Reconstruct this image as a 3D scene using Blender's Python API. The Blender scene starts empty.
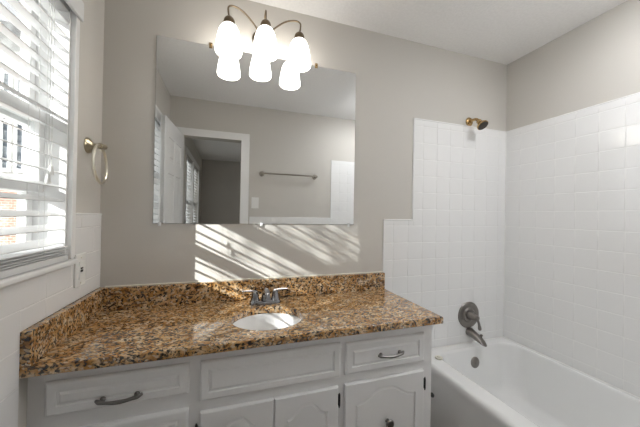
import bpy, bmesh, math, random
from mathutils import Vector, Matrix, noise
random.seed(7)
SC = bpy.context.scene
COL = SC.collection
PI = math.pi
V = Vector

# ------------------------------------------------------------------ camera, sky, sun, exposure
cam = bpy.data.objects.new('camera', bpy.data.cameras.new('camera'))
COL.objects.link(cam)
cam.data.sensor_fit = 'HORIZONTAL'
cam.data.sensor_width = 36
cam.data.lens = 15.588
cam.data.clip_start = 0.005
EYE = V((0.0, 0.0, 1.283))
fw = V((0.31174, 0.95015, 0.00602)).normalized()
up = V((-0.01808, -0.00040, 0.99984))
rt = fw.cross(up).normalized()
up = rt.cross(fw).normalized()
cam.matrix_world = Matrix(((rt.x, up.x, -fw.x, EYE.x), (rt.y, up.y, -fw.y, EYE.y),
                           (rt.z, up.z, -fw.z, EYE.z), (0, 0, 0, 1)))
SC.camera = cam

world = bpy.data.worlds.new('sky')
SC.world = world
world.use_nodes = True
bg = world.node_tree.nodes['Background']
bg.inputs[0].default_value = (0.96, 0.975, 1.0, 1)
bg.inputs[1].default_value = 1.0

SUN_DIR = V((1.40, 1.0, -0.756)).normalized()
sun = bpy.data.objects.new('sun', bpy.data.lights.new('sun', 'SUN'))
COL.objects.link(sun)
sun.data.energy = 5.0
sun.data.angle = 0.009
sun.data.color = (1.0, 0.98, 0.95)
sun.rotation_euler = SUN_DIR.to_track_quat('-Z', 'Y').to_euler()
sun.location = (-6, -4, 5)

SC.view_settings.view_transform = 'Standard'
SC.view_settings.look = 'None'
SC.view_settings.gamma = 1
SC.view_settings.use_curve_mapping = False
SC.view_settings.exposure = 1.2
SC.cycles.max_bounces = 14
SC.cycles.diffuse_bounces = 8
SC.cycles.glossy_bounces = 6
SC.cycles.transparent_max_bounces = 16
SC.cycles.sample_clamp_indirect = 6.0

LAMP = 3.0          # emission of the frosted lamp shades
FILL = 14.5         # emission of the added out-of-view fill light

# ------------------------------------------------------------------ room numbers (metres)
L, R, D, F = -0.571, 1.970, 1.546, 0.020     # left, right, vanity wall, door wall
H = 2.440
WT = 0.12
RY = -3.36                                     # far wall of the bedroom behind the door
RX = 2.6

# ------------------------------------------------------------------ materials
def nmat(name):
    m = bpy.data.materials.new(name)
    m.use_nodes = True
    nt = m.node_tree
    return m, nt, nt.nodes['Principled BSDF']

def plain(name, col, rough=0.5, metal=0.0, bump=0.0, bscale=60, coat=0.0, vary=0.0, spec=0.5):
    m, nt, b = nmat(name)
    b.inputs['Base Color'].default_value = (*col, 1)
    b.inputs['Roughness'].default_value = rough
    b.inputs['Metallic'].default_value = metal
    b.inputs['Coat Weight'].default_value = coat
    b.inputs['Specular IOR Level'].default_value = spec
    tc = nt.nodes.new('ShaderNodeTexCoord')
    nz = nt.nodes.new('ShaderNodeTexNoise')
    nz.inputs['Scale'].default_value = bscale
    nz.inputs['Detail'].default_value = 4
    nt.links.new(tc.outputs['Object'], nz.inputs['Vector'])
    if bump:
        bp = nt.nodes.new('ShaderNodeBump')
        bp.inputs['Strength'].default_value = bump
        bp.inputs['Distance'].default_value = 0.004
        nt.links.new(nz.outputs['Fac'], bp.inputs['Height'])
        nt.links.new(bp.outputs['Normal'], b.inputs['Normal'])
    if vary:
        rp = nt.nodes.new('ShaderNodeValToRGB')
        rp.color_ramp.elements[0].position = 0.3
        rp.color_ramp.elements[0].color = (*[c * (1 - vary) for c in col], 1)
        rp.color_ramp.elements[1].position = 0.7
        rp.color_ramp.elements[1].color = (*[min(1, c * (1 + vary)) for c in col], 1)
        nt.links.new(nz.outputs['Fac'], rp.inputs['Fac'])
        nt.links.new(rp.outputs['Color'], b.inputs['Base Color'])
    return m

def granite():
    m, nt, b = nmat('granite')
    N, K = nt.nodes.new, nt.links.new
    tc = N('ShaderNodeTexCoord')
    mp = N('ShaderNodeMapping')
    mp.inputs['Rotation'].default_value = (0, 0, 0.6)
    mp.inputs['Scale'].default_value = (1.0, 1.45, 1.25)
    K(tc.outputs['Object'], mp.inputs['Vector'])
    wz = N('ShaderNodeTexNoise'); wz.inputs['Scale'].default_value = 14; wz.inputs['Detail'].default_value = 3
    K(mp.outputs['Vector'], wz.inputs['Vector'])
    wm = N('ShaderNodeVectorMath'); wm.operation = 'MULTIPLY_ADD'
    wm.inputs[1].default_value = (0.05, 0.05, 0.05)
    K(wz.outputs['Color'], wm.inputs[0]); K(mp.outputs['Vector'], wm.inputs[2])
    big = N('ShaderNodeTexNoise'); big.inputs['Scale'].default_value = 26; big.inputs['Detail'].default_value = 5
    K(wm.outputs['Vector'], big.inputs['Vector'])
    base = N('ShaderNodeValToRGB'); cr = base.color_ramp
    cr.elements[0].position = 0.30; cr.elements[0].color = (0.20, 0.085, 0.022, 1)
    cr.elements[1].position = 0.72; cr.elements[1].color = (0.80, 0.66, 0.48, 1)
    e = cr.elements.new(0.43); e.color = (0.46, 0.235, 0.075, 1)
    e = cr.elements.new(0.57); e.color = (0.62, 0.39, 0.18, 1)
    K(big.outputs['Fac'], base.inputs['Fac'])
    # dark mineral specks
    sp = N('ShaderNodeTexNoise'); sp.inputs['Scale'].default_value = 82; sp.inputs['Detail'].default_value = 6
    sp.inputs['Roughness'].default_value = 0.62
    K(wm.outputs['Vector'], sp.inputs['Vector'])
    sr = N('ShaderNodeValToRGB')
    sr.color_ramp.elements[0].position = 0.508; sr.color_ramp.elements[0].color = (0, 0, 0, 1)
    sr.color_ramp.elements[1].position = 0.55; sr.color_ramp.elements[1].color = (1, 1, 1, 1)
    K(sp.outputs['Fac'], sr.inputs['Fac'])
    mx = N('ShaderNodeMix'); mx.data_type = 'RGBA'
    K(sr.outputs['Color'], mx.inputs['Factor'])
    K(base.outputs['Color'], mx.inputs['A'])
    mx.inputs['B'].default_value = (0.022, 0.015, 0.011, 1)
    # small pale and grey crystals
    vo = N('ShaderNodeTexVoronoi'); vo.inputs['Scale'].default_value = 125
    K(wm.outputs['Vector'], vo.inputs['Vector'])
    vr = N('ShaderNodeValToRGB'); vr.color_ramp.interpolation = 'CONSTANT'
    vr.color_ramp.elements[0].color = (0, 0, 0, 1)
    vr.color_ramp.elements[1].position = 0.80; vr.color_ramp.elements[1].color = (0.8, 0.8, 0.8, 1)
    sx = N('ShaderNodeSeparateColor'); K(vo.outputs['Color'], sx.inputs['Color'])
    K(sx.outputs['Red'], vr.inputs['Fac'])
    m2 = N('ShaderNodeMix'); m2.data_type = 'RGBA'
    K(vr.outputs['Color'], m2.inputs['Factor']); K(mx.outputs['Result'], m2.inputs['A'])
    cv = N('ShaderNodeValToRGB'); cv.color_ramp.interpolation = 'CONSTANT'
    cv.color_ramp.elements[0].color = (0.06, 0.045, 0.035, 1)
    cv.color_ramp.elements[1].position = 0.5; cv.color_ramp.elements[1].color = (0.62, 0.50, 0.36, 1)
    e = cv.color_ramp.elements.new(0.28); e.color = (0.20, 0.14, 0.09, 1)
    K(sx.outputs['Green'], cv.inputs['Fac']); K(cv.outputs['Color'], m2.inputs['B'])
    K(m2.outputs['Result'], b.inputs['Base Color'])
    b.inputs['Roughness'].default_value = 0.10
    b.inputs['Coat Weight'].default_value = 0.7
    b.inputs['Coat Roughness'].default_value = 0.035
    return m

def pane_mat():
    m, nt, b = nmat('window_glass')
    N, K = nt.nodes.new, nt.links.new
    nt.nodes.remove(b)
    tr = N('ShaderNodeBsdfTransparent'); tr.inputs[0].default_value = (0.94, 0.96, 0.96, 1)
    gl = N('ShaderNodeBsdfGlossy'); gl.inputs['Roughness'].default_value = 0.02
    fr = N('ShaderNodeLayerWeight'); fr.inputs[0].default_value = 0.12
    mx = N('ShaderNodeMixShader')
    K(fr.outputs['Facing'], mx.inputs[0]); K(tr.outputs[0], mx.inputs[1]); K(gl.outputs[0], mx.inputs[2])
    K(mx.outputs[0], nt.nodes['Material Output'].inputs[0])
    return m

def brick_mat():
    m, nt, b = nmat('brick')
    N, K = nt.nodes.new, nt.links.new
    tc = N('ShaderNodeTexCoord')
    mp = N('ShaderNodeMapping'); mp.inputs['Rotation'].default_value = (PI / 2, 0, 0)
    K(tc.outputs['Object'], mp.inputs['Vector'])
    br = N('ShaderNodeTexBrick')
    br.inputs['Color1'].default_value = (0.32, 0.14, 0.09, 1)
    br.inputs['Color2'].default_value = (0.38, 0.18, 0.12, 1)
    br.inputs['Mortar'].default_value = (0.6, 0.57, 0.52, 1)
    br.inputs['Scale'].default_value = 4.4
    br.inputs['Mortar Size'].default_value = 0.02
    K(mp.outputs['Vector'], br.inputs['Vector'])
    K(br.outputs['Color'], b.inputs['Base Color'])
    b.inputs['Roughness'].default_value = 0.9
    return m

def lamp_mat(name='frosted_lit_glass', power=None, tint=(1.0, 0.955, 0.89, 1)):
    m, nt, b = nmat(name)
    b.inputs['Base Color'].default_value = (0.9, 0.88, 0.84, 1)
    b.inputs['Roughness'].default_value = 0.45
    b.inputs['Emission Color'].default_value = tint
    b.inputs['Emission Strength'].default_value = power or LAMP
    return m

M = dict(
    wall=plain('greige_wall_paint', (0.585, 0.562, 0.525), 0.75, bump=0.08, bscale=220),
    bed=plain('bedroom_wall_paint', (0.52, 0.495, 0.465), 0.8, bump=0.08, bscale=220),
    ceil=plain('textured_ceiling_white', (0.89, 0.885, 0.88), 0.9, bump=0.5, bscale=70, vary=0.03),
    floor=plain('vinyl_floor', (0.22, 0.18, 0.15), 0.4, bump=0.05, vary=0.15, bscale=20),
    carpet=plain('bedroom_carpet', (0.62, 0.58, 0.53), 0.95, bump=0.6, bscale=300),
    tile=plain('glossy_white_tile', (0.83, 0.83, 0.83), 0.12, bump=0.06, bscale=14),
    grout=plain('white_grout', (0.82, 0.82, 0.81), 0.8, bump=0.2, bscale=200),
    trim=plain('white_trim_paint', (0.86, 0.86, 0.855), 0.35, bump=0.03, bscale=40),
    cab=plain('white_cabinet_paint', (0.84, 0.84, 0.845), 0.38, bump=0.06, bscale=60),
    blind=plain('white_blind_vinyl', (0.72, 0.72, 0.72), 0.4),
    cord=plain('white_cord', (0.75, 0.75, 0.73), 0.8),
    granite=granite(),
    china=plain('white_china', (0.86, 0.86, 0.86), 0.08, coat=0.3),
    tub=plain('white_tub_enamel', (0.83, 0.835, 0.835), 0.16, coat=0.3, bump=0.02, bscale=10),
    mirror=plain('mirror_silvering', (0.86, 0.87, 0.87), 0.0, metal=1.0),
    edge=plain('dark_mirror_edge', (0.12, 0.12, 0.11), 0.3),
    brass=plain('polished_brass', (0.50, 0.34, 0.16), 0.20, metal=1.0),
    abrass=plain('antique_brass', (0.17, 0.13, 0.085), 0.30, metal=1.0),
    nickel=plain('brushed_nickel', (0.27, 0.25, 0.235), 0.34, metal=1.0),
    snickel=plain('satin_nickel', (0.70, 0.66, 0.56), 0.28, metal=1.0),
    chrome=plain('faucet_chrome', (0.33, 0.33, 0.345), 0.10, metal=1.0),
    ringbrass=plain('aged_brass', (0.46, 0.40, 0.29), 0.28, metal=1.0),
    barmetal=plain('bronze_bar', (0.36, 0.33, 0.29), 0.3, metal=1.0),
    pewter=plain('dark_pewter', (0.20, 0.19, 0.18), 0.35, metal=1.0),
    black=plain('black_iron', (0.02, 0.02, 0.02), 0.45),
    dark=plain('dark_spray_face', (0.05, 0.04, 0.03), 0.5),
    plastic=plain('white_plastic', (0.84, 0.84, 0.82), 0.3),
    clear=plain('clear_clip_plastic', (0.75, 0.76, 0.76), 0.15),
    glass=pane_mat(),
    lamp=lamp_mat(),
    dome=lamp_mat('fill_light_glow', FILL, (0.97, 0.985, 1.0, 1)),  # glow of the added fill light
    brick=brick_mat(),
    siding=plain('pale_siding', (0.50, 0.49, 0.465), 0.8),
    roof=plain('grey_shingles', (0.25, 0.25, 0.26), 0.9, bump=0.4),
    dglass=plain('house_window_glass', (0.06, 0.075, 0.095), 0.1),
    bark=plain('bark', (0.10, 0.075, 0.055), 0.9, bump=0.5),
    leaf=plain('leaf_green', (0.10, 0.14, 0.05), 0.7),
    ground=plain('pale_concrete', (0.58, 0.57, 0.55), 0.95, bump=0.5, bscale=30, vary=0.1),
    plug=plain('yellowed_rubber', (0.66, 0.64, 0.55), 0.5),
)

# ------------------------------------------------------------------ mesh builder (world coordinates in, local mesh out)
class MB:
    def __init__(self):
        self.b = bmesh.new()

    def box(self, x0, x1, y0, y1, z0, z1, bev=0.0, seg=2):
        r = bmesh.ops.create_cube(self.b, size=1)
        vs = r['verts']
        for v in vs:
            v.co = V(((x0 + x1) / 2 + v.co.x * (x1 - x0), (y0 + y1) / 2 + v.co.y * (y1 - y0), (z0 + z1) / 2 + v.co.z * (z1 - z0)))
        if bev:
            es = list({e for v in vs for e in v.link_edges})
            bmesh.ops.bevel(self.b, geom=es, offset=bev, segments=seg, profile=0.5, affect='EDGES')
        return self

    def tube(self, pts, r, n=12, caps=True, closed=False):
        pts = [V(p) for p in pts]
        m = len(pts)
        rr = r if isinstance(r, (list, tuple)) else [r] * m
        rings = []
        prev = None
        for i, p in enumerate(pts):
            if closed:
                t = (pts[(i + 1) % m] - pts[i - 1]).normalized()
            else:
                t = (pts[min(i + 1, m - 1)] - pts[max(i - 1, 0)]).normalized()
            if prev is None:
                a = V((0, 0, 1)) if abs(t.z) < 0.9 else V((1, 0, 0))
                u = t.cross(a).normalized()
            else:
                u = (prev - t * prev.dot(t)).normalized()
            prev = u
            w = t.cross(u)
            rings.append([self.b.verts.new(p + (u * math.cos(2 * PI * k / n) + w * math.sin(2 * PI * k / n)) * rr[i]) for k in range(n)])
        self.bridge(rings, closed)
        if caps and not closed:
            self.b.faces.new(rings[0][::-1]); self.b.faces.new(rings[-1])
        return self

    def bridge(self, rings, closed=False):
        n = len(rings[0])
        for i in range(len(rings) if closed else len(rings) - 1):
            A, B = rings[i], rings[(i + 1) % len(rings)]
            for k in range(n):
                self.b.faces.new((A[k], A[(k + 1) % n], B[(k + 1) % n], B[k]))

    def rings(self, loops, cap0=False, cap1=False):
        rs = [[self.b.verts.new(V(p)) for p in lp] for lp in loops]
        self.bridge(rs)
        if cap0: self.b.faces.new(rs[0][::-1])
        if cap1: self.b.faces.new(rs[-1])
        return self

    def lathe(self, prof, o, axis=(0, 0, 1), n=24, sx=1.0, cap0=True, cap1=True):
        """prof: list of (radius, distance along axis)"""
        q = V(axis).normalized().to_track_quat('Z', 'Y')
        o = V(o)
        lps = [[o + q @ V((r * math.cos(2 * PI * k / n) * sx, r * math.sin(2 * PI * k / n), h)) for k in range(n)] for r, h in prof]
        return self.rings(lps, cap0, cap1)

    def prism(self, poly, z0, z1, fn):
        lo = [fn(a, b, z0) for a, b in poly]
        hi = [fn(a, b, z1) for a, b in poly]
        return self.rings([lo, hi], True, True)

    def build(self, name, mat, parent=None, origin=None, smooth=True, angle=35):
        bmesh.ops.remove_doubles(self.b, verts=self.b.verts, dist=1e-6)
        bmesh.ops.recalc_face_normals(self.b, faces=self.b.faces)
        if parent is not None:
            o = world_origin(parent)
        elif origin is not None:
            o = V(origin)
        else:
            xs = [v.co for v in self.b.verts]
            o = V(((min(c.x for c in xs) + max(c.x for c in xs)) / 2, (min(c.y for c in xs) + max(c.y for c in xs)) / 2, min(c.z for c in xs)))
        for v in self.b.verts:
            v.co -= o
        me = bpy.data.meshes.new(name)
        self.b.to_mesh(me)
        self.b.free()
        me.materials.append(M[mat])
        if smooth:
            for p in me.polygons: p.use_smooth = True
            me.set_sharp_from_angle(angle=math.radians(angle))
        ob = bpy.data.objects.new(name, me)
        COL.objects.link(ob)
        if smooth:
            wn = ob.modifiers.new('weighted', 'WEIGHTED_NORMAL')
            wn.keep_sharp = True
            wn.weight = 80
            ob.shadow_terminator_geometry_offset = 0.0
        if parent is not None:
            ob.parent = parent
        else:
            ob.location = o
        return ob

def world_origin(o):
    p = V((0, 0, 0))
    while o is not None:
        p += o.location
        o = o.parent
    return p

def tag(o, label, cat, group=None):
    o['label'] = label; o['category'] = cat
    if group: o['group'] = group
    return o

def thing(name, label, cat, loc, group=None):
    o = bpy.data.objects.new(name, None)
    o.empty_display_size = 0.05
    COL.objects.link(o)
    o.location = loc
    return tag(o, label, cat, group)

def struct(name, mb, mat, **k):
    o = mb.build(name, mat, smooth=k.pop('smooth', False), **k)
    o['kind'] = 'structure'
    return o

def structroot(name, loc):
    o = bpy.data.objects.new(name, None)
    COL.objects.link(o)
    o.location = loc
    o['kind'] = 'structure'
    return o

def lerp(a, b, t): return a + (b - a) * t

def bez(pts, n=24):
    """smooth curve through control points (Catmull-Rom)"""
    P = [V(p) for p in pts]
    P = [P[0] * 2 - P[1]] + P + [P[-1] * 2 - P[-2]]
    out = []
    seg = len(P) - 3
    per = max(2, n // seg)
    for i in range(seg):
        a, b, c, d = P[i:i + 4]
        for k in range(per):
            t = k / per
            out.append(0.5 * ((2 * b) + (c - a) * t + (2 * a - 5 * b + 4 * c - d) * t * t + (3 * b - a - 3 * c + d) * t ** 3))
    out.append(P[-2])
    return out

# ------------------------------------------------------------------ room shell
struct('floor', MB().box(L - WT, R + WT, -0.03, D + WT, -0.06, 0), 'floor')
struct('floor_bedroom', MB().box(L - WT, RX + WT, RY - WT, -0.03, -0.06, 0.0), 'carpet')
struct('ceiling', MB().box(L - WT, RX + WT, RY - WT, D + WT, H, H + 0.14), 'ceil')
wb = struct('wall_back', MB().box(L - WT, R + WT, D, D + WT, 0, H), 'wall')
wr = struct('wall_right', MB().box(R, R + WT, F, D, 0, H), 'wall')

WZ0, WZ1 = 1.092, 2.060                       # bathroom window opening
WY0, WY1 = 0.400, 1.264
BY0, BY1, BZ0, BZ1 = -2.62, -1.05, 0.75, 2.10  # bedroom window opening
m = MB()
x0, x1 = L - WT, L
m.box(x0, x1, WY1, D, 0, H)
m.box(x0, x1, WY0, WY1, 0, WZ0).box(x0, x1, WY0, WY1, WZ1, H)
m.box(x0, x1, BY1, WY0, 0, H)
m.box(x0, x1, BY0, BY1, 0, BZ0).box(x0, x1, BY0, BY1, BZ1, H)
m.box(x0, x1, RY - WT, BY0, 0, H)
wl = struct('wall_left', m, 'wall')

DX0, DX1, DZ = -0.443, 0.110, 2.060           # door opening
m = MB()
m.box(L, DX0, F - 0.11, F, 0, H).box(DX1, RX, F - 0.11, F, 0, H).box(DX0, DX1, F - 0.11, F, DZ, H)
wf = struct('wall_front', m, 'wall')
struct('wall_rear', MB().box(L, RX, RY - WT, RY, 0, H), 'bed')
struct('wall_rear_right', MB().box(RX, RX + WT, RY, F - 0.11, 0, H), 'bed')

# ------------------------------------------------------------------ tile fields
G, TH, CH = 0.0030, 0.0075, 0.0022

def tiles(name, parent, cells, fn, keep=None):
    """cells: rectangles (u0,u1,v0,v1); fn(u,v,h) -> world point, h = height off the wall"""
    g = MB()
    for u0, u1, v0, v1 in cells:
        g.rings([[fn(u0, v0, 0.0002), fn(u1, v0, 0.0002), fn(u1, v1, 0.0002), fn(u0, v1, 0.0002)],
                 [fn(u0, v0, TH - 0.0012), fn(u1, v0, TH - 0.0012), fn(u1, v1, TH - 0.0012), fn(u0, v1, TH - 0.0012)]], True, True)
    gb = g.build('grout', 'grout', parent, smooth=False)
    t = MB()
    for u0, u1, v0, v1 in cells:
        a0, a1, b0, b1 = u0 + G / 2, u1 - G / 2, v0 + G / 2, v1 - G / 2
        if a1 - a0 < 0.008 or b1 - b0 < 0.008: continue
        du, dv = random.gauss(0, 0.0013), random.gauss(0, 0.0013)
        def pt(u, v, h):
            return fn(u, v, h + (u - (a0 + a1) / 2) * du + (v - (b0 + b1) / 2) * dv)
        c2 = CH * 0.4
        t.rings([[pt(a0, b0, 0.001), pt(a1, b0, 0.001), pt(a1, b1, 0.001), pt(a0, b1, 0.001)],
                 [pt(a0, b0, TH - 0.0016), pt(a1, b0, TH - 0.0016), pt(a1, b1, TH - 0.0016), pt(a0, b1, TH - 0.0016)],
                 [pt(a0 + c2, b0 + c2, TH - 0.0004), pt(a1 - c2, b0 + c2, TH - 0.0004), pt(a1 - c2, b1 - c2, TH - 0.0004), pt(a0 + c2, b1 - c2, TH - 0.0004)],
                 [pt(a0 + CH, b0 + CH, TH), pt(a1 - CH, b0 + CH, TH), pt(a1 - CH, b1 - CH, TH), pt(a0 + CH, b1 - CH, TH)]], False, True)
    return t.build(name, 'tile', parent, smooth=True, angle=60)

def grid(us, vs):
    return [(us[i], us[i + 1], vs[j], vs[j + 1]) for i in range(len(us) - 1) for j in range(len(vs) - 1)]

P = 0.1100
zs_hi = [1.930, 1.885] + [1.885 - P * k for k in range(1, 14)]
zs_hi = sorted(zs_hi + [0.40])
zs_lo = sorted([1.260, 1.225] + [1.225 - P * k for k in range(1, 8)] + [0.40])
xs_all = [1.0 + 0.1107 * k for k in range(9)] + [R - 0.008]
xs_up = [1.148] + [x for x in xs_all if x > 1.2]
BACK = lambda u, v, h: V((u, D - h, v))
cells = grid(xs_up, [z for z in zs_hi if z >= 1.22] )
cells = [c for c in cells if c[2] > 1.224]
lowx = [0.933] + xs_all
cells += [c for c in grid(lowx, zs_lo) if c[0] < 1.217 and not (c[2] > 1.224 and c[0] >= 1.147)]
cells = [(u0, 1.148 if (abs(u1 - 1.218) < 0.01 and v0 > 1.224 and u0 < 1.147) else u1, v0, v1) for u0, u1, v0, v1 in cells]
cells += [c for c in grid([x for x in xs_all if x > 1.2], zs_lo) if c[3] < 1.226]
tiles('shower_tile', wb, cells, BACK)
# rounded edge trim of the tile field
e = MB()
def bull(p0, p1): e.tube([p0, p1], 0.006, 8)
bull((0.933, D - 0.004, 0.80), (0.933, D - 0.004, 1.260)); bull((0.933, D - 0.004, 1.260), (1.148, D - 0.004, 1.260))
bull((1.148, D - 0.004, 1.260), (1.148, D - 0.004, 1.930)); bull((1.148, D - 0.004, 1.930), (R, D - 0.004, 1.930))
e.build('bullnose_edge', 'tile', wb)

RIGHT = lambda u, v, h: V((R - h, u, v))
ys = sorted([D - 0.0085] + [0.988 + P * k for k in range(-8, 5)] + [F + 0.001])
tiles('shower_tile', wr, grid(ys, zs_hi), RIGHT)
e = MB(); e.tube([(R - 0.004, F, 1.930), (R - 0.004, D, 1.930)], 0.005, 8)
e.build('bullnose_edge', 'tile', wr)
MB().tube([(R - 0.0066, D - 0.0066, 0.41), (R - 0.0066, D - 0.0066, 1.928)], 0.003, 8).build('corner_caulk', 'plastic', wr)

LEFT = lambda u, v, h: V((L + h, u, v))
cells = []
rows = [1.270, 1.215, 1.105, 0.995, 0.885, 0.775, 0.60, 0.38, 0.16, 0.0]
for i in range(len(rows) - 1):
    z1, z0 = rows[i], rows[i + 1]
    off = 0.0 if i in (0, 2, 3) else 0.11
    cuts = sorted([1.14 + off + 0.22 * k for k in range(-6, 3)])
    cuts = [F + 0.03] + [c for c in cuts if F + 0.06 < c < D - 0.06] + [D - 0.001]
    for a, b2 in zip(cuts[:-1], cuts[1:]):
        if z0 < 0.932:
            if a >= 1.026: 
                if z1 > 0.932: cells.append((a, b2, 0.932, z1))
                continue
            if b2 > 1.026:
                if z1 > 0.932: cells.append((1.026, b2, 0.932, z1))
                b2 = 1.026
        # leave out the window with its casing and stool
        wa, wz = WY0 - 0.062, 1.0815
        if z1 <= wz + 1e-6:
            cells.append((a, b2, z0, z1))
            continue
        zz = z0
        if z0 < wz < z1 and b2 > wa and a < WY1 + 0.028:
            lo, hi = max(a, wa), min(b2, WY1 + 0.028)
            if hi - lo > 0.01: cells.append((lo, hi, z0, wz))
        if b2 > WY1 + 0.035: cells.append((max(a, WY1 + 0.028), b2, z0, z1))
        if a < wa - 0.01: cells.append((a, min(b2, wa), z0, z1))
tiles('wainscot_tile', wl, cells, LEFT)
e = MB(); e.tube([(L + 0.003, WY1 + 0.028, 1.270), (L + 0.003, D, 1.270)], 0.0055, 8)
e.build('bullnose_edge', 'tile', wl)

FRONT = lambda u, v, h: V((u, F + h, v))
cells = grid([0.206 + 0.1155 * k for k in range(9)], [0.0, 0.155, 0.265, 0.375, 0.485, 0.595, 0.705, 0.815, 0.925, 1.035, 1.145, 1.255])
cells += [c for c in grid([1.130 + 0.1038 * k for k in range(9)], zs_hi)]
tiles('wainscot_tile', wf, cells, FRONT)

# ------------------------------------------------------------------ bathroom window: sashes, casing, stool
w1 = structroot('window_1', (L, (WY0 + WY1) / 2, WZ0))
m = MB()
cs = L + 0.018
m.box(L, cs, WY1, WY1 + 0.028, WZ0 + 0.016, WZ1 + 0.06, 0.003)
m.box(L, cs, WY0 - 0.062, WY0, WZ0 + 0.016, WZ1 + 0.06, 0.003)
m.box(L, cs + 0.001, WY0, WY1, WZ1, WZ1 + 0.06, 0.003)
m.build('casing', 'trim', w1, smooth=False)
m = MB()   # jamb lining
m.box(L - WT, L + 0.002, WY1 - 0.010, WY1 + 0.004, WZ0, WZ1).box(L - WT, L + 0.002, WY0 - 0.004, WY0 + 0.012, WZ0, WZ1)
m.box(L - WT, L + 0.002, WY0, WY1, WZ1 - 0.012, WZ1 + 0.004)
m.build('jamb', 'trim', w1, smooth=False)
m = MB().box(L - 0.13, L + 0.026, WY0 - 0.075, WY1 + 0.038, WZ0 - 0.010, WZ0 + 0.009, 0.006, 3)
m.build('window_stool', 'trim', w1, smooth=False)
def sash(xc, y0, y1, z0, z1, st, rb, rtp, parent, name='sash'):
    m = MB()
    a, b2 = xc - 0.014, xc + 0.014
    m.box(a, b2, y0, y0 + st, z0, z1, 0.003).box(a, b2, y1 - st, y1, z0, z1, 0.003)
    m.box(a, b2, y0 + st, y1 - st, z0, z0 + rb, 0.003).box(a, b2, y0 + st, y1 - st, z1 - rtp, z1, 0.003)
    s = m.build(name, 'trim', parent, smooth=False)
    MB().box(xc - 0.0015, xc + 0.0015, y0 + st, y1 - st, z0 + rb, z1 - rtp).build('pane', 'glass', s, smooth=False)
    return s
sash(L - 0.105, WY0 + 0.012, WY1 - 0.012, 1.575, WZ1 - 0.012, 0.03, 0.045, 0.04, w1)
sash(L - 0.075, WY0 + 0.012, WY1 - 0.012, 1.345, 1.635, 0.03, 0.035, 0.045, w1)
sash(L - 0.105, WY0 + 0.012, WY1 - 0.012, WZ0 + 0.014, 1.360, 0.03, 0.055, 0.015, w1, 'storm_sash')

# ------------------------------------------------------------------ blinds
def blind(label, xc, y0, y1, ztop, zbot, pitch, tilt, stack, cords, tassel, valance):
    t = thing('window_blind', label, 'window blind', (xc, (y0 + y1) / 2, zbot))
    MB().box(xc - 0.025, xc + 0.022, y0, y1, ztop - 0.045, ztop, 0.003).build('headrail', 'blind', t, smooth=False)
    if valance:
        MB().box(L + 0.0195, L + 0.031, y0 - 0.035, y1 + 0.036, ztop - 0.050, ztop + 0.022, 0.003).build('valance', 'blind', t, smooth=False)
    s = MB()
    def slat(cx, z, a, w=0.05):
        c, sn = math.cos(a), math.sin(a)
        lps = []
        for y in (y0 + 0.003, y1 - 0.003):
            lp = []
            for q, h in ((-1, -1), (0, -0.2), (1, -1), (1, 1), (0, 1.8), (-1, 1)):
                u, n = q * w / 2, h * 0.0013
                lp.append((cx + u * c + n * sn, y, z - u * sn + n * c))
            lps.append(lp)
        s.rings(lps, True, True)
    z = zbot + stack * 0.0085 + 0.037
    first = z
    while z < ztop - 0.055:
        slat(xc, z, tilt)
        z += pitch
    for k in range(stack):
        slat(xc + 0.012, zbot + 0.027 + k * 0.0085, 0.03 * (k % 2))
    s.build('slats', 'blind', t)
    MB().box(xc - 0.013, xc + 0.037, y0 + 0.002, y1 - 0.002, zbot + 0.001, zbot + 0.022, 0.004).build('bottom_rail', 'blind', t, smooth=False)
    for y in cords:
        m = MB()
        for dx in (-0.0235, 0.0245):
            m.tube([(xc + dx * math.cos(tilt) + 0.001, y, first - 0.05), (xc + dx * math.cos(tilt) + 0.001, y, ztop - 0.04)], 0.0008, 6)
        m.tube([(xc + 0.012, y, zbot + 0.02), (xc, y, ztop - 0.03)], 0.0009, 6)
        m.build('ladder_cord', 'cord', t)
    if tassel:
        for y, zt in tassel:
            m = MB()
            m.tube([(xc + 0.031, y, ztop - 0.05), (xc + 0.032, y, zt)], 0.0011, 6)
            c = m.build('lift_cord', 'cord', t)
            MB().lathe([(0.002, 0.034), (0.005, 0.028), (0.0075, 0.004), (0.006, 0)], (xc + 0.032, y, zt - 0.03), n=12).build('tassel', 'plastic', c)
    return t
TILT = math.radians(19)
blind('white slatted blind over the sunlit window beside the towel ring', L - 0.021, WY0 + 0.014, WY1 - 0.0115, WZ1 - 0.005, WZ0 + 0.010, 0.05, TILT, 4,
      (0.52, 1.13), ((1.13, 1.40), (1.145, 1.43)), True)

# ------------------------------------------------------------------ bedroom window, seen in the mirror
w2 = structroot('window_2', (L, (BY0 + BY1) / 2, BZ0))
m = MB()
m.box(L, cs, BY1, BY1 + 0.07, BZ0 - 0.07, BZ1 + 0.07, 0.003).box(L, cs, BY0 - 0.07, BY0, BZ0 - 0.07, BZ1 + 0.07, 0.003)
m.box(L, cs + 0.001, BY0, BY1, BZ1, BZ1 + 0.07, 0.003).box(L, cs + 0.001, BY0, BY1, BZ0 - 0.07, BZ0, 0.003)
m.build('casing', 'trim', w2, smooth=False)
BM = (BY0 + BY1) / 2
MB().box(L - 0.1, L + 0.015, BM - 0.05, BM + 0.05, BZ0, BZ1).build('mullion', 'trim', w2, smooth=False)
for a, b2 in ((BY0, BM - 0.05), (BM + 0.05, BY1)):
    sash(L - 0.10, a + 0.004, b2 - 0.004, 1.43, BZ1 - 0.004, 0.04, 0.045, 0.04, w2)
    sash(L - 0.07, a + 0.004, b2 - 0.004, BZ0 + 0.004, 1.47, 0.04, 0.05, 0.045, w2)
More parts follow.
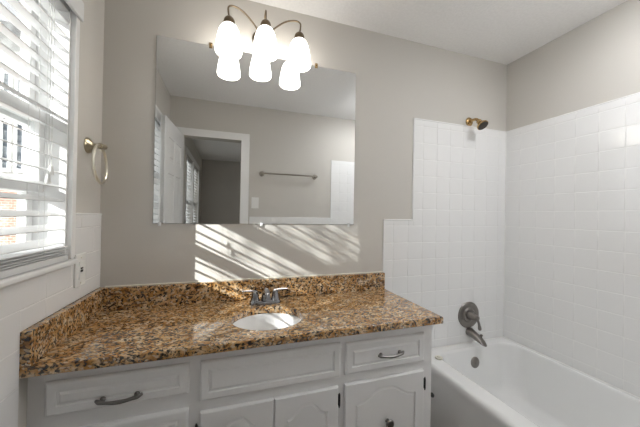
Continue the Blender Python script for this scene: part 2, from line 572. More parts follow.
blind('white slatted blind on the far bedroom window, seen through the mirrored doorway', L - 0.028, BY0 + 0.01, BM - 0.055, BZ1 - 0.005, BZ0 + 0.006, 0.05, TILT, 4, (BY0 + 0.15, BM - 0.2), None, False)
blind('white slatted blind on the nearer bedroom window, half behind the open door in the mirror', L - 0.028, BM + 0.055, BY1 - 0.01, BZ1 - 0.005, BZ0 + 0.006, 0.05, TILT, 4, (BM + 0.2, BY1 - 0.15), None, False)

# ------------------------------------------------------------------ door with six panels, open against the left wall; casing
d1 = structroot('door_1', (DX0 + 0.003, F + 0.012, 0.008))
DLEN, DTH, DH = 0.600, 0.035, DZ - 0.018
ang = math.radians(94.5)
def dpt(u, w, z):      # u along the door from the hinge, w through it
    c, s = math.cos(ang), math.sin(ang)
    return V((DX0 + 0.003 + u * c - w * s * 1.0, F + 0.012 + u * s + w * c, 0.008 + z))
def rect(u0, u1, z0, z1, w): return [dpt(u0, w, z0), dpt(u1, w, z0), dpt(u1, w, z1), dpt(u0, w, z1)]
m = MB()
m.rings([rect(0, DLEN, 0, DH, 0.004), rect(0, DLEN, 0, DH, DTH - 0.004)], True, True)
us = [(0.10, 0.275), (0.325, 0.50)]
zs = [(0.22, 0.82), (0.96, 1.60), (1.70, 1.90)]
for side, a, b2 in ((0, 0.004, -1), (1, DTH - 0.004, 1)):
    sg = -1 if side == 0 else 1
    # stiles and rails raised 4 mm round the panels
    U = [0, us[0][0], us[0][1], us[1][0], us[1][1], DLEN]
    Z = [0, zs[0][0], zs[0][1], zs[1][0], zs[1][1], zs[2][0], zs[2][1], DH]
    for i in range(5):
        for j in range(7):
            if i in (1, 3) and j in (1, 3, 5):
                u0, u1, z0, z1 = U[i], U[i + 1], Z[j], Z[j + 1]
                m.rings([rect(u0, u1, z0, z1, a + sg * 0.004), rect(u0 + .012, u1 - .012, z0 + .012, z1 - .012, a - sg * 0.006),
                         rect(u0 + .02, u1 - .02, z0 + .02, z1 - .02, a - sg * 0.006), rect(u0 + .04, u1 - .04, z0 + .04, z1 - .04, a + sg * 0.002)], False, True)
            else:
                m.b.faces.new([m.b.verts.new(p) for p in rect(U[i], U[i + 1], Z[j], Z[j + 1], a + sg * 0.004)])
for ra, rb in ((rect(0, DLEN, 0, DH, 0.0), rect(0, DLEN, 0, DH, DTH)),):
    m.rings([ra, rb])
m.build('slab', 'trim', d1, smooth=False)
k = MB()
hw = dpt(0.545, DTH / 2, 0.98)
nrm = (dpt(0, 1, 0) - dpt(0, 0, 0)).normalized()
for sg in (1, -1):
    k.lathe([(0.028, 0.0), (0.028, 0.004), (0.01, 0.008), (0.01, 0.02), (0.022, 0.026), (0.024, 0.034), (0.012, 0.042)], hw + nrm * sg * (DTH / 2), nrm * sg, 20)
k.build('door_knob', 'abrass', d1)
m = MB()
for x0, x1 in ((DX0 - 0.075, DX0 + 0.0), (DX1, DX1 + 0.085)):
    m.box(x0, x1, F, F + 0.012, 0, DZ + 0.075, 0.003)
m.box(DX0 - 0.075, DX1 + 0.085, F, F + 0.0125, DZ, DZ + 0.075, 0.003)
struct('trim_1', m, 'trim')

# ------------------------------------------------------------------ vanity cabinet
CF = 1.058                                    # face of doors and drawers
FF = CF + 0.016                               # face frame
CX0, CX1 = L + 0.0005, 0.915
van = thing('vanity_cabinet', 'long white painted vanity cabinet under the granite countertop', 'vanity cabinet', ((CX0 + CX1) / 2, (FF + D) / 2, 0))
m = MB()
m.box(CX0, CX1, FF, D - 0.001, 0.10, 0.560)
# upper carcass is open under the sink
m.box(CX0, CX1, FF, FF + 0.018, 0.560, 0.7975).box(CX0, CX0 + 0.018, FF + 0.018, D - 0.001, 0.560, 0.7975)
m.box(CX1 - 0.018, CX1, FF + 0.018, D - 0.001, 0.560, 0.7975).box(CX0, CX1, D - 0.02, D - 0.001, 0.560, 0.7975)
m.box(CX0, CX1 - 0.002, FF + 0.07, D - 0.001, 0.0, 0.10)
m.build('cabinet_body', 'cab', van, smooth=False)

def panel_front(x0, x1, z0, z1, name, edge=0.028):
    yb, yf = FF - 0.0006, CF
    def rc(i, y): return [(x0 + i, y, z0 + i), (x1 - i, y, z0 + i), (x1 - i, y, z1 - i), (x0 + i, y, z1 - i)]
    m = MB().rings([rc(0, yb), rc(0, yf + 0.006), rc(0.004, yf + 0.0015), rc(0.008, yf), rc(edge, yf), rc(edge + 0.002, yf + 0.006), rc(edge + 0.006, yf + 0.006),
                    rc(edge + 0.013, yf + 0.001)], True, True)
    return m.build(name, 'cab', van, smooth=False)

def bow_pull(x, z, parent, w=0.128):
    m = MB()
    y = CF
    pts = bez([(x - w / 2, y - 0.006, z + 0.003), (x - w * 0.38, y - 0.016, z + 0.001), (x - w * 0.18, y - 0.022, z - 0.001), (x, y - 0.023, z - 0.002),
               (x + w * 0.18, y - 0.022, z - 0.001), (x + w * 0.38, y - 0.016, z + 0.001), (x + w / 2, y - 0.006, z + 0.003)], 24)
    n = len(pts)
    rr = [0.0038 + 0.003 * math.exp(-((i - 3) / 2.5) ** 2) + 0.003 * math.exp(-((i - n + 4) / 2.5) ** 2) + 0.0025 * math.exp(-((i - n / 2) / 6) ** 2) for i in range(n)]
    m.tube(pts, rr, 10)
    for s in (-1, 1):
        m.lathe([(0.009, 0), (0.008, 0.005), (0.005, 0.008), (0.005, 0.018)], (x + s * w * 0.37, y, z + 0.002), (0, -1, 0), 12)
    return m.build('drawer_pull', 'pewter', parent)

for z0, z1 in ((0.653, 0.757), (0.475, 0.600), (0.140, 0.440)):
    d = panel_front(-0.523, -0.122, z0, z1, 'drawer')
    bow_pull(-0.325, (z0 + z1) / 2 - 0.024, d)
panel_front(-0.087, 0.449, 0.617, 0.757, 'false_drawer_front')
d = panel_front(0.471, 0.864, 0.620, 0.750, 'drawer')
bow_pull(0.682, 0.682, d)

def radial(poly_fn, angs): return [poly_fn(a) for a in angs]

def cathedral_door(x0, x1, z0, z1, hinge_x, hinge_zs, knob_at):
    cx, cz = (x0 + x1) / 2, (z0 + z1) / 2
    st = 0.045
    ax0, ax1, az0, azs = x0 + st, x1 - st, z0 + 0.05, z1 - 0.090   # opening; azs: shoulder height
    rise = 0.048
    out = [(ax0, az0), (cx, az0), (ax1, az0), (ax1, lerp(az0, azs, 0.5)), (ax1, azs)]
    hw2 = (ax1 - ax0) / 2
    N = 28
    for i in range(1, N):
        t = i / N
        x = ax1 - 2 * hw2 * t
        q = abs(x - cx) / hw2
        s = min(1.0, max(0.0, (0.93 - q) / 0.80))
        z = azs + 0.002 + rise * s * s * (3 - 2 * s)
        out.append((x, z))
    out += [(ax0, azs), (ax0, lerp(az0, azs, 0.5))]
    def onrect(p, i):
        X0, X1, Z0, Z1 = x0 + i, x1 - i, z0 + i, z1 - i
        x, z = p
        # map the opening outline onto the outer rectangle
        if p == out[0]: return (X0, Z0)
        if p == out[2]: return (X1, Z0)
        if p == out[4]: return (X1, Z1)
        if p == out[-2]: return (X0, Z1)
        k = out.index(p)
        if k == 1: return (x, Z0)
        if k == 3: return (X1, z)
        if k == len(out) - 1: return (X0, z)
        return (lerp(X0, X1, (x - ax0) / (ax1 - ax0)), Z1)
    def inset(d):
        n = len(out); res = []
        for i, p in enumerate(out):
            a, b2 = V(out[i - 1]), V(out[(i + 1) % n])
            pv = V(p)
            e1, e2 = (pv - a).normalized(), (b2 - pv).normalized()
            n1, n2 = V((-e1.y, e1.x)), V((-e2.y, e2.x))
            nn = (n1 + n2)
            nn = nn / max(0.5, nn.length_squared / 2)
            res.append((p[0] + nn.x * d, p[1] + nn.y * d))
        return res
    y = CF
    lp = lambda pts, yy: [(p[0], yy, p[1]) for p in pts]
    o0 = [onrect(p, 0) for p in out]; o1 = [onrect(p, 0.004) for p in out]
    m = MB().rings([lp(o0, FF - 0.0006), lp(o0, y + 0.004), lp(o1, y), lp(out, y), lp(inset(0.002), y + 0.007), lp(inset(0.006), y + 0.007), lp(inset(0.013), y + 0.002)], True, True)
    d = m.build('door', 'cab', van, smooth=False)
    for hz in hinge_zs:
        h = MB().box(hinge_x - 0.0045, hinge_x + 0.0045, FF - 0.0095, FF - 0.0003, hz - 0.022, hz + 0.022, 0.002)
        h.tube([(hinge_x, FF - 0.009, hz - 0.030), (hinge_x, FF - 0.009, hz - 0.02), (hinge_x, FF - 0.009, hz + 0.02), (hinge_x, FF - 0.009, hz + 0.030)], [0.002, 0.0042, 0.0042, 0.002], 10)
        h.build('hinge', 'black', d)
    kx, kz = knob_at
    MB().lathe([(0.009, 0), (0.007, 0.004), (0.007, 0.012), (0.017, 0.017), (0.0195, 0.022), (0.016, 0.028), (0.006, 0.031)], (kx, CF + 0.001, kz), (0, -1, 0), 20).build('knob', 'pewter', d)
cathedral_door(-0.084, 0.1755, 0.130, 0.578, -0.097, (0.510, 0.20), (0.14, 0.30))
cathedral_door(0.1785, 0.440, 0.130, 0.578, 0.4475, (0.518, 0.20), (0.21, 0.30))
cathedral_door(0.471, 0.863, 0.130, 0.580, 0.873, (0.514, 0.20), (0.673, 0.391))
MB().lathe([(0.004, 0), (0.004, 0.010), (0.010, 0.013), (0.011, 0.019), (0.007, 0.024)], (CX1, 1.085, 0.438), (1, 0, 0), 14).build('side_peg', 'black', van)

# ------------------------------------------------------------------ granite countertop with sink cut-out and splash
KX0, KX1, KY0, KY1 = L + 0.0005, 0.939, 1.028, D - 0.0005
KT, KB = 0.828, 0.798
SX, SY, SRX, SRY = 0.172, 1.237, 0.154, 0.136
ctr = thing('granite_countertop', 'speckled brown and gold granite countertop on the white vanity', 'countertop', ((KX0 + KX1) / 2, (KY0 + KY1) / 2, KB))
angs = [2 * PI * k / 72 for k in range(72)]
for cx_, cy_ in ((KX0, KY0), (KX1, KY0), (KX1, KY1), (KX0, KY1)):
    angs.append(math.atan2(cy_ - SY, cx_ - SX) % (2 * PI))
angs = sorted(angs)
def rim(i):
    out = []
    X0, X1, Y0, Y1 = KX0 + i, KX1 - i, KY0 + i, KY1 - i
    for a in angs:
        dx, dy = math.cos(a), math.sin(a)
        t = 9
        if dx > 1e-9: t = min(t, (KX1 - SX) / dx)
        if dx < -1e-9: t = min(t, (KX0 - SX) / dx)
        if dy > 1e-9: t = min(t, (KY1 - SY) / dy)
        if dy < -1e-9: t = min(t, (KY0 - SY) / dy)
        x, y = SX + dx * t, SY + dy * t
        out.append((min(max(x, X0), X1), min(max(y, Y0), Y1)))
    return out
def ell(rx, ry): 
    o = []
    for a in angs:
        dx, dy = math.cos(a), math.sin(a)
        r = 1 / math.sqrt((dx / rx) ** 2 + (dy / ry) ** 2)
        o.append((SX + dx * r, SY + dy * r))
    return o
z3 = lambda pts, z: [(x, y, z) for x, y in pts]
MB().rings([z3(ell(SRX, SRY), KB), z3(ell(SRX, SRY), KT - 0.003), z3(ell(SRX + 0.003, SRY + 0.003), KT), z3(rim(0.004), KT), z3(rim(0.001), KT - 0.0015), z3(rim(0), KT - 0.005), z3(rim(0), KB), z3(ell(SRX, SRY), KB)]
           ).build('slab', 'granite', ctr, angle=50)
SPT = 0.930
MB().box(KX0 + 0.0295, KX1 - 0.008, D - 0.030, D - 0.0005, KT, SPT, 0.0025).build('back_splash', 'granite', ctr, smooth=False)
MB().box(KX0, KX0 + 0.029, KY0 + 0.001, D - 0.0005, KT, SPT, 0.0025).build('side_splash', 'granite', ctr, smooth=False)
m = MB()
m.tube([(KX0 + 0.028, D - 0.003, SPT + 0.001), (KX1 - 0.01, D - 0.003, SPT + 0.001)], 0.004, 8)
m.build('caulk_line', 'plug', ctr)

# ------------------------------------------------------------------ sink basin
snk = thing('sink_basin', 'oval white china sink set under the granite countertop', 'sink', (SX, SY, 0.64))
lps = []
for s, z in ((1.10, KB - 0.012), (1.10, KB - 0.0008), (1.035, KB - 0.0008), (1.0, KB - 0.004), (0.985, KB - 0.02), (0.94, KB - 0.055), (0.84, KB - 0.095), (0.66, KB - 0.125), (0.40, KB - 0.140), (0.16, KB - 0.145)):
    lps.append([(SX + SRX * s * math.cos(a), SY + SRY * s * math.sin(a), z) for a in [2 * PI * k / 48 for k in range(48)]])
MB().rings(lps, False, True).build('bowl', 'china', snk, angle=60)
lps = []
for s, z in ((1.10, KB - 0.012), (1.02, KB - 0.02), (0.97, KB - 0.06), (0.87, KB - 0.10), (0.68, KB - 0.135), (0.40, KB - 0.152), (0.12, KB - 0.156)):
    lps.append([(SX + SRX * s * math.cos(a), SY + SRY * s * math.sin(a), z) for a in [2 * PI * k / 48 for k in range(48)]])
MB().rings(lps, False, True).build('bowl_underside', 'china', snk, angle=60)
MB().lathe([(0.022, 0.0), (0.022, 0.003), (0.016, 0.004), (0.012, 0.001)], (SX, SY, KB - 0.1449), n=24).build('drain', 'chrome', snk)

# ------------------------------------------------------------------ faucet
FX, FY = 0.183, 1.432
fc = thing('bathroom_faucet', 'chrome two-handle centerset faucet behind the oval sink', 'faucet', (FX, FY, KT))
m = MB()
def stad(w, h, z):
    o = []
    for k in range(32):
        a = 2 * PI * k / 32
        c, s = math.cos(a), math.sin(a)
        o.append((FX + math.copysign(abs(c) ** 0.55, c) * w, FY + math.copysign(abs(s) ** 0.55, s) * h, z))
    return o
m.rings([stad(0.078, 0.028, KT + 0.0003), stad(0.078, 0.028, KT + 0.010), stad(0.074, 0.025, KT + 0.018), stad(0.066, 0.019, KT + 0.021)], True, True)
m.build('base_plate', 'chrome', fc)
for s in (-1, 1):
    hx = FX + s * 0.051
    m = MB().lathe([(0.024, 0), (0.022, 0.006), (0.018, 0.022), (0.016, 0.038), (0.014, 0.044), (0.008, 0.048)], (hx, FY, KT + 0.019), n=20)
    m.tube(bez([(hx - s * 0.004, FY, KT + 0.060), (hx + s * 0.015, FY - 0.001, KT + 0.066), (hx + s * 0.040, FY - 0.004, KT + 0.068), (hx + s * 0.066, FY - 0.008, KT + 0.070)], 12),
           [0.0095, 0.0092, 0.0088, 0.0082, 0.0076, 0.007, 0.0065, 0.006, 0.0056, 0.0053, 0.005, 0.0048, 0.0035], 10)
    m.build('handle', 'chrome', fc)
m = MB()
m.lathe([(0.022, 0), (0.020, 0.012), (0.017, 0.03)], (FX, FY, KT + 0.018), n=20)
sp = bez([(FX, FY + 0.002, KT + 0.030), (FX, FY - 0.006, KT + 0.058), (FX, FY - 0.040, KT + 0.074), (FX, FY - 0.085, KT + 0.068), (FX, FY - 0.108, KT + 0.052)], 20)
m.tube(sp, [lerp(0.0175, 0.0125, i / (len(sp) - 1)) for i in range(len(sp))], 16)
m.build('spout', 'chrome', fc)
MB().tube([(FX, FY + 0.021, KT + 0.016), (FX, FY + 0.021, KT + 0.062)], 0.0025, 8).lathe([(0.003, 0), (0.006, 0.004), (0.005, 0.010)], (FX, FY + 0.021, KT + 0.062), n=12).build('lift_rod', 'chrome', fc)

# ------------------------------------------------------------------ mirror
MX0, MX1, MZ0, MZ1 = -0.352, 0.721, 1.230, 2.151
mir = thing('wall_mirror', 'large frameless rectangular mirror above the vanity', 'mirror', ((MX0 + MX1) / 2, D, MZ0))
MB().box(MX0, MX1, D - 0.0065, D - 0.0045, MZ0, MZ1).build('glass', 'mirror', mir, smooth=False)
MB().box(MX0 - 0.0012, MX1 + 0.0012, D - 0.0045, D - 0.0005, MZ0 - 0.0012, MZ1 + 0.0012).build('backing', 'edge', mir, smooth=False)
for x in (-0.105, 0.467):
    m = MB().box(x - 0.008, x + 0.008, D - 0.0105, D - 0.0066, MZ1 - 0.012, MZ1 + 0.014, 0.001)
    m.lathe([(0.006, 0), (0.005, 0.003), (0.002, 0.004)], (x, D - 0.0105, MZ1 + 0.005), (0, -1, 0), 12)
    m.build('top_clip', 'brass', mir)
for x in (-0.323, 0.168, 0.687):
    m = MB().box(x - 0.007, x + 0.007, D - 0.0105, D - 0.0066, MZ0 - 0.014, MZ0 + 0.007, 0.001)
    m.lathe([(0.004, 0), (0.003, 0.0025)], (x, D - 0.0105, MZ0 - 0.006), (0, -1, 0), 10)
    m.build('bottom_clip', 'clear', mir)

# ------------------------------------------------------------------ vanity light
LX, LZ, LY = 0.160, 2.236, D - 0.122
sc = thing('vanity_light', 'three-arm brass wall light with frosted bell shades above the mirror', 'wall light', (LX, D, LZ))
MB().lathe([(0.058, 0.0005), (0.058, 0.006), (0.050, 0.014), (0.030, 0.020), (0.022, 0.030), (0.012, 0.036)], (LX, D, LZ), (0, -1, 0), 28).build('backplate', 'abrass', sc)
for sx, peak in ((-0.176, 0.085), (0.0, 0.0), (0.176, 0.085)):
    x = LX + sx
    SH = 2.232 if sx == 0 else 2.208
    sg = 0 if sx == 0 else math.copysign(1, sx)
    if sg:
        path = [(LX + sg * 0.012, D - 0.028, LZ + 0.004), (LX + sg * 0.050, D - 0.050, LZ + 0.044), (LX + sg * 0.105, D - 0.085, LZ + 0.072),
                (x - sg * 0.022, LY + 0.012, LZ + 0.074), (x + sg * 0.004, LY + 0.002, LZ + 0.058), (x + sg * 0.004, LY, SH + 0.055), (x, LY, SH + 0.035)]
    else:
        path = [(LX, D - 0.03, LZ + 0.006), (LX, D - 0.050, LZ + 0.060), (LX, LY + 0.030, LZ + 0.090), (LX, LY + 0.006, LZ + 0.086), (LX, LY, LZ + 0.062), (LX, LY, SH + 0.035)]
    MB().tube(bez(path, 36), 0.0042, 10).build('arm', 'abrass', sc)
    m = MB().lathe([(0.008, 0.046), (0.014, 0.040), (0.021, 0.034), (0.025, 0.026), (0.027, 0.016), (0.026, 0.012), (0.0275, 0.010), (0.028, 0.0), (0.022, -0.004)], (x, LY, SH - 0.006), n=24)
    m.build('socket_cup', 'abrass', sc)
    prof = [(0.024, 0.172), (0.033, 0.168), (0.043, 0.156), (0.052, 0.135), (0.059, 0.105), (0.0645, 0.070), (0.0690, 0.036), (0.0710, 0.014), (0.0700, 0.004), (0.0675, 0.0),
            (0.0655, 0.004), (0.0665, 0.014), (0.0650, 0.036), (0.0605, 0.070), (0.055, 0.105), (0.048, 0.135), (0.039, 0.156), (0.024, 0.166)]
    MB().lathe([(r * 0.89, h * 0.81) for r, h in prof], (x, LY, SH - 0.142), n=32, cap0=False, cap1=False).build('lamp_shade', 'lamp', sc, angle=80)

# ------------------------------------------------------------------ invented fill light over the tub, out of view, brightens the room
cl = thing('fill_light', 'added unseen round fill light above the tub', 'fill light', (1.46, 0.56, H))
MB().lathe([(0.180, 0.0005), (0.180, 0.034), (0.172, 0.036), (0.165, 0.032), (0.165, 0.026)], (1.46, 0.56, H), (0, 0, -1), 32).build('base', 'trim', cl)
MB().lathe([(0.160, 0.028), (0.160, 0.052), (0.140, 0.062), (0.090, 0.070), (0.020, 0.073)], (1.46, 0.56, H), (0, 0, -1), 32).build('fill_dome', 'dome', cl, angle=80)

# ------------------------------------------------------------------ bathtub
TX0, TX1, TY0, TY1, TZ = 1.165, R - 0.0110, F + 0.009, D - 0.0105, 0.400
tub = thing('bathtub', 'white alcove bathtub between the tiled walls and the vanity', 'bathtub', ((TX0 + TX1) / 2, (TY0 + TY1) / 2, 0))
def rrect(x0, x1, y0, y1, r, z, n=8):
    o = []
    for cx, cy, a0 in ((x1 - r, y1 - r, 0), (x0 + r, y1 - r, PI / 2), (x0 + r, y0 + r, PI), (x1 - r, y0 + r, 1.5 * PI)):
        for k in range(n + 1):
            a = a0 + PI / 2 * k / n
            o.append((cx + r * math.cos(a), cy + r * math.sin(a), z))
    return o
E0 = 0.002
lps = [rrect(TX0 + 0.022, TX1, TY0, TY1, E0, 0.001), rrect(TX0 + 0.022, TX1, TY0, TY1, E0, 0.17), rrect(TX0 + 0.010, TX1, TY0, TY1, E0, 0.185), rrect(TX0 + 0.008, TX1, TY0, TY1, E0, 0.30),
       rrect(TX0 + 0.002, TX1, TY0, TY1, E0, TZ - 0.045), rrect(TX0, TX1, TY0, TY1, E0, TZ - 0.028), rrect(TX0 + 0.003, TX1, TY0, TY1, E0, TZ - 0.012), rrect(TX0 + 0.012, TX1, TY0, TY1, E0, TZ - 0.002),
       rrect(TX0 + 0.026, TX1 - 0.002, TY0 + 0.002, TY1 - 0.002, E0, TZ)]
inn = lambda i, r, z: rrect(1.275 + i, 1.932 - i * 0.55, TY0 + 0.075 + i * 1.6, TY1 - 0.062 - i * 0.9, r, z)
lps += [inn(-0.008, 0.10, TZ), inn(0.0, 0.10, TZ - 0.004), inn(0.008, 0.10, TZ - 0.016), inn(0.020, 0.10, TZ - 0.08), inn(0.035, 0.105, TZ - 0.17), inn(0.055, 0.11, TZ - 0.25),
        inn(0.085, 0.11, TZ - 0.305), inn(0.13, 0.10, TZ - 0.330), inn(0.20, 0.06, TZ - 0.338)]
MB().rings(lps, True, True).build('tub_shell', 'tub', tub, angle=50)
ov = V((1.597, 1.4550, 0.306))
MB().lathe([(0.036, 0), (0.036, 0.004), (0.030, 0.008), (0.010, 0.010), (0.006, 0.013)], ov, (0, -1, 0.13), 28).build('overflow_plate', 'nickel', tub)
MB().lathe([(0.03, 0), (0.03, 0.003), (0.02, 0.004)], (1.655, 1.14, TZ - 0.3378), n=20).build('drain', 'nickel', tub)
m = MB()
m.tube([(TX0 + 0.01, TY1 - 0.002, TZ + 0.001), (TX1, TY1 - 0.002, TZ + 0.001)], 0.003, 8)
m.tube([(TX1 - 0.002, TY0, TZ + 0.001), (TX1 - 0.002, TY1, TZ + 0.001)], 0.003, 8)
m.build('caulk_line', 'plastic', tub)

pl = MB().lathe([(0.022, 0.0005), (0.024, 0.004), (0.022, 0.009), (0.015, 0.011), (0.011, 0.010), (0.009, 0.014), (0.005, 0.016)], (1.262, 1.415, TZ), n=20).build('bath_plug', 'plug')
tag(pl, 'small round off-white plug lying on the tub rim corner', 'plug')

# ------------------------------------------------------------------ shower head, valve, tub spout
sh = thing('wall_shower', 'small polished brass shower head on a short arm above the tile', 'shower head', (1.613, D, 1.966))
MB().lathe([(0.031, 0.0005), (0.031, 0.004), (0.026, 0.010), (0.014, 0.015)], (1.613, D, 1.966), (0, -1, 0), 24).build('flange', 'brass', sh)
MB().tube(bez([(1.613, D - 0.004, 1.966), (1.613, D - 0.040, 1.968), (1.613, D - 0.064, 1.963), (1.613, D - 0.080, 1.948)], 18), 0.0095, 14).build('arm', 'brass', sh)
ax = V((0.05, -0.62, -0.78)).normalized()
hp = V((1.613, D - 0.080, 1.948))
MB().lathe([(0.010, -0.006), (0.016, 0.002), (0.017, 0.012), (0.014, 0.018), (0.019, 0.024), (0.030, 0.038), (0.036, 0.044), (0.037, 0.053), (0.034, 0.055)], hp, ax, 28).build('head', 'brass', sh)
MB().lathe([(0.0330, 0.0555), (0.0330, 0.057), (0.012, 0.0585)], hp, ax, 28).build('spray_face', 'dark', sh)

VC = V((1.621, D - 0.0085, 0.597))
va = thing('shower_valve', 'round brushed nickel shower valve with lever, above the tub spout', 'shower valve', VC)
MB().lathe([(0.091, 0.0005), (0.092, 0.004), (0.088, 0.009), (0.070, 0.010), (0.062, 0.006), (0.052, 0.007), (0.046, 0.013), (0.030, 0.014)], VC, (0, -1, 0), 40).build('escutcheon', 'nickel', va)
m = MB().lathe([(0.030, 0.013), (0.029, 0.030), (0.022, 0.040), (0.020, 0.070), (0.017, 0.080), (0.008, 0.084)], VC, (0, -1, 0), 24)
m.build('hub', 'nickel', va)
q = VC + V((0, -0.070, 0))
m = MB().tube(bez([q + V((0, 0, 0)), q + V((0.012, -0.006, -0.028)), q + V((0.016, -0.010, -0.056)), q + V((0.018, -0.012, -0.080))], 12),
              [0.010, 0.0095, 0.009, 0.0085, 0.008, 0.008, 0.0082, 0.009, 0.010, 0.011, 0.0115, 0.011, 0.008], 12)
m.build('lever', 'nickel', va)

SP = V((1.630, D - 0.0085, 0.479))
ts = thing('tub_spout', 'brushed nickel tub spout with diverter knob under the round valve', 'tub spout', SP)
def oval(c, rx, rz, tilt=0.0, n=20):
    return [c + V((rx * math.cos(2 * PI * k / n), math.sin(tilt) * rz * math.sin(2 * PI * k / n), math.cos(tilt) * rz * math.sin(2 * PI * k / n))) for k in range(n)]
body = [(0.0, 0.0, 0.031, 0.029, 0), (-0.012, 0, 0.031, 0.029, 0), (-0.03, -0.003, 0.029, 0.029, 0), (-0.07, -0.014, 0.025, 0.026, 0.1), (-0.095, -0.022, 0.024, 0.024, 0.25), (-0.117, -0.031, 0.022, 0.022, 0.6), (-0.126, -0.038, 0.017, 0.016, 0.9)]
MB().rings([oval(SP + V((0, dy - 0.0003, dz)), rx, rz, tl) for dy, dz, rx, rz, tl in body], True, True).build('spout_body', 'nickel', ts, angle=60)
MB().tube([SP + V((0, -0.102, -0.004)), SP + V((0, -0.102, 0.008))], 0.004, 10).lathe([(0.006, 0), (0.009, 0.004), (0.009, 0.010), (0.005, 0.013)], SP + V((0, -0.102, 0.006)), n=14).build('diverter_knob', 'nickel', ts)

# ------------------------------------------------------------------ towel ring, outlet
tr = thing('towel_ring', 'satin nickel towel ring on the wall beside the window', 'towel ring', (L, 1.413, 1.560))
m = MB().lathe([(0.033, 0.0003), (0.033, 0.004), (0.027, 0.011), (0.018, 0.014), (0.012, 0.020), (0.010, 0.035), (0.012, 0.046)], (L, 1.413, 1.560), (1, 0, 0), 24)
m.build('rosette', 'ringbrass', tr)
MB().tube([(L + 0.052, 1.385, 1.556), (L + 0.052, 1.390, 1.557), (L + 0.052, 1.432, 1.562), (L + 0.052, 1.437, 1.562)], [0.009, 0.0125, 0.0125, 0.009], 14).build('ring_holder', 'ringbrass', tr)
MB().tube([(L + 0.052 - 0.004 * math.sin(a), 1.398 + 0.073 * math.sin(a) - 0.010 * math.cos(a), 1.480 + 0.077 * math.cos(a)) for a in [2 * PI * k / 48 for k in range(48)]], 0.0056, 10, closed=True).build('ring', 'snickel', tr)

ol = thing('wall_outlet', 'white wall outlet plate on the tile beside the window stool', 'outlet', (L + TH, 1.346, 0.990))
MB().box(L + TH + 0.0001, L + TH + 0.007, 1.306, 1.386, 0.986, 1.114, 0.002).build('cover_plate', 'plastic', ol, smooth=False)
MB().box(L + TH + 0.006, L + TH + 0.0095, 1.329, 1.363, 1.013, 1.083, 0.001).build('receptacle', 'plastic', ol, smooth=False)
m = MB()
m.box(L + TH + 0.0092, L + TH + 0.0112, 1.337, 1.355, 1.041, 1.050, 0.0005).box(L + TH + 0.0092, L + TH + 0.0112, 1.337, 1.355, 1.053, 1.059, 0.0005)
m.build('test_buttons', 'black', ol, smooth=False)
for zc in (0.998, 1.098):
    MB().lathe([(0.003, 0), (0.002, 0.0015)], (L + TH + 0.0068, 1.346, zc), (1, 0, 0), 10).build('screw', 'snickel', ol)

# ------------------------------------------------------------------ door wall, seen in the mirror
tb = thing('towel_bar', 'long bronze towel bar on the door wall, seen in the mirror', 'towel bar', (0.628, F, 1.720))
for x in (0.330, 0.926):
    MB().lathe([(0.028, 0.0003), (0.028, 0.005), (0.020, 0.012), (0.011, 0.018), (0.011, 0.05), (0.019, 0.056), (0.021, 0.066), (0.016, 0.078), (0.006, 0.082)], (x, F, 1.720), (0, 1, 0), 20).build('bracket', 'barmetal', tb)
MB().tube([(0.332, F + 0.066, 1.720), (0.924, F + 0.066, 1.720)], 0.0085, 14).build('bar', 'barmetal', tb)
ls = thing('light_switch', 'white light switch plate beside the doorway, seen in the mirror', 'light switch', (0.264, F, 1.345))
MB().box(0.226, 0.302, F + 0.0002, F + 0.006, 1.345, 1.463, 0.002).build('cover_plate', 'plastic', ls, smooth=False)
MB().box(0.258, 0.270, F + 0.005, F + 0.015, 1.394, 1.414, 0.002).build('toggle', 'plastic', ls, smooth=False)

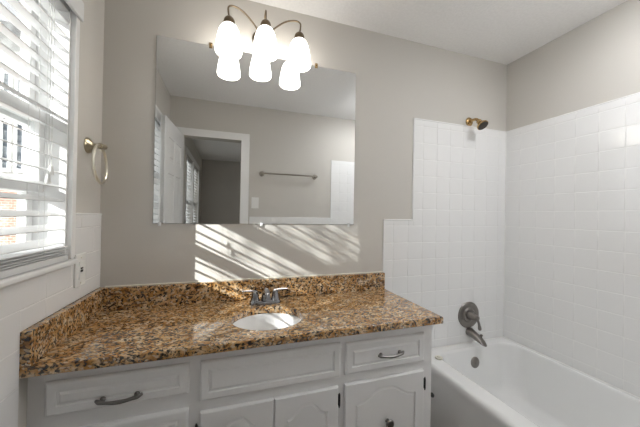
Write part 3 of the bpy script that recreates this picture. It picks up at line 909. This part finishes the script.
# ------------------------------------------------------------------ outside the window
gr = struct('ground', MB().box(-30, 20, -30, 40, -0.75, -0.70), 'ground')
nh = thing('neighbor_house', 'pale house with a brick base and rows of windows, outside the window', 'house', (-5.5, 9.5, -0.70))
MB().box(-11.0, -0.5, 8.0, 12.0, 1.75, 5.2).build('siding_wall', 'siding', nh, smooth=False)
MB().box(-11.0, -0.5, 7.98, 12.0, -0.70, 1.75).build('brick_wall', 'brick', nh, smooth=False)
MB().rings([[(-11.5, 7.5, 5.2), (0, 7.5, 5.2), (0, 12.5, 5.2), (-11.5, 12.5, 5.2)], [(-9, 10, 7.2), (-2.5, 10, 7.2), (-2.5, 10.05, 7.2), (-9, 10.05, 7.2)]], True, True).build('roof', 'roof', nh, smooth=False)
for z0, z1, yy, xa, n, st, w in ((-0.3, 1.45, 7.98, -4.42, 5, 0.25, 0.13), (2.2, 4.3, 8.0, -5.02, 7, 0.25, 0.10), (2.2, 4.3, 8.0, -10.2, 5, 0.82, 0.30), (-0.3, 1.45, 7.98, -10.2, 5, 0.82, 0.30)):
    for i in range(n):
        x = xa + i * st
        fr = MB()
        fr.box(x - 0.04, x, yy - 0.05, yy, z0, z1).box(x + w, x + w + 0.04, yy - 0.05, yy, z0, z1).box(x - 0.04, x + w + 0.04, yy - 0.05, yy, z0 - 0.08, z0).box(x - 0.04, x + w + 0.04, yy - 0.05, yy, z1, z1 + 0.08)
        fr.box(x, x + w, yy - 0.03, yy, (z0 + z1) / 2 - 0.03, (z0 + z1) / 2 + 0.03)
        f = fr.build('window', 'trim', nh, smooth=False)
        MB().box(x, x + w, yy - 0.012, yy - 0.002, z0, z1).build('pane', 'dglass', f, smooth=False)

tree = thing('added_shade_tree', 'added unseen leafy tree outside, placed to dim part of the sun through the window', 'tree', (-5.12, -2.82, -0.70))  # invented tree, out of view, blocks sun to fade the right-hand stripes
rnd = random.Random(3)
MB().tube(bez([(-5.12, -2.82, -0.70), (-5.10, -2.84, 1.2), (-5.14, -2.80, 3.0), (-5.12, -2.82, 5.4)], 14), [0.09, 0.088, 0.085, 0.08, 0.075, 0.07, 0.065, 0.06, 0.05, 0.045, 0.035, 0.025, 0.015], 10).build('trunk', 'bark', tree)
m = MB()
for k in range(4200):
    z = rnd.uniform(1.8, 5.6)
    rmax = 0.56 * math.sin(PI * min(1, max(0.08, (5.75 - z) / 4.6))) ** 0.5
    r = rmax * rnd.random() ** 0.6
    a = rnd.uniform(0, 2 * PI)
    c = V((-5.12 + r * math.cos(a), -2.73 + r * math.sin(a), z))
    u = V((rnd.gauss(0, 1), rnd.gauss(0, 1), rnd.gauss(0, 1))).normalized() * 0.045
    w = u.cross(V((rnd.gauss(0, 1), rnd.gauss(0, 1), rnd.gauss(0, 1)))).normalized() * 0.02
    m.b.faces.new([m.b.verts.new(c + q) for q in (-u, w, u, -w)])
m.build('foliage', 'leaf', tree, smooth=False)
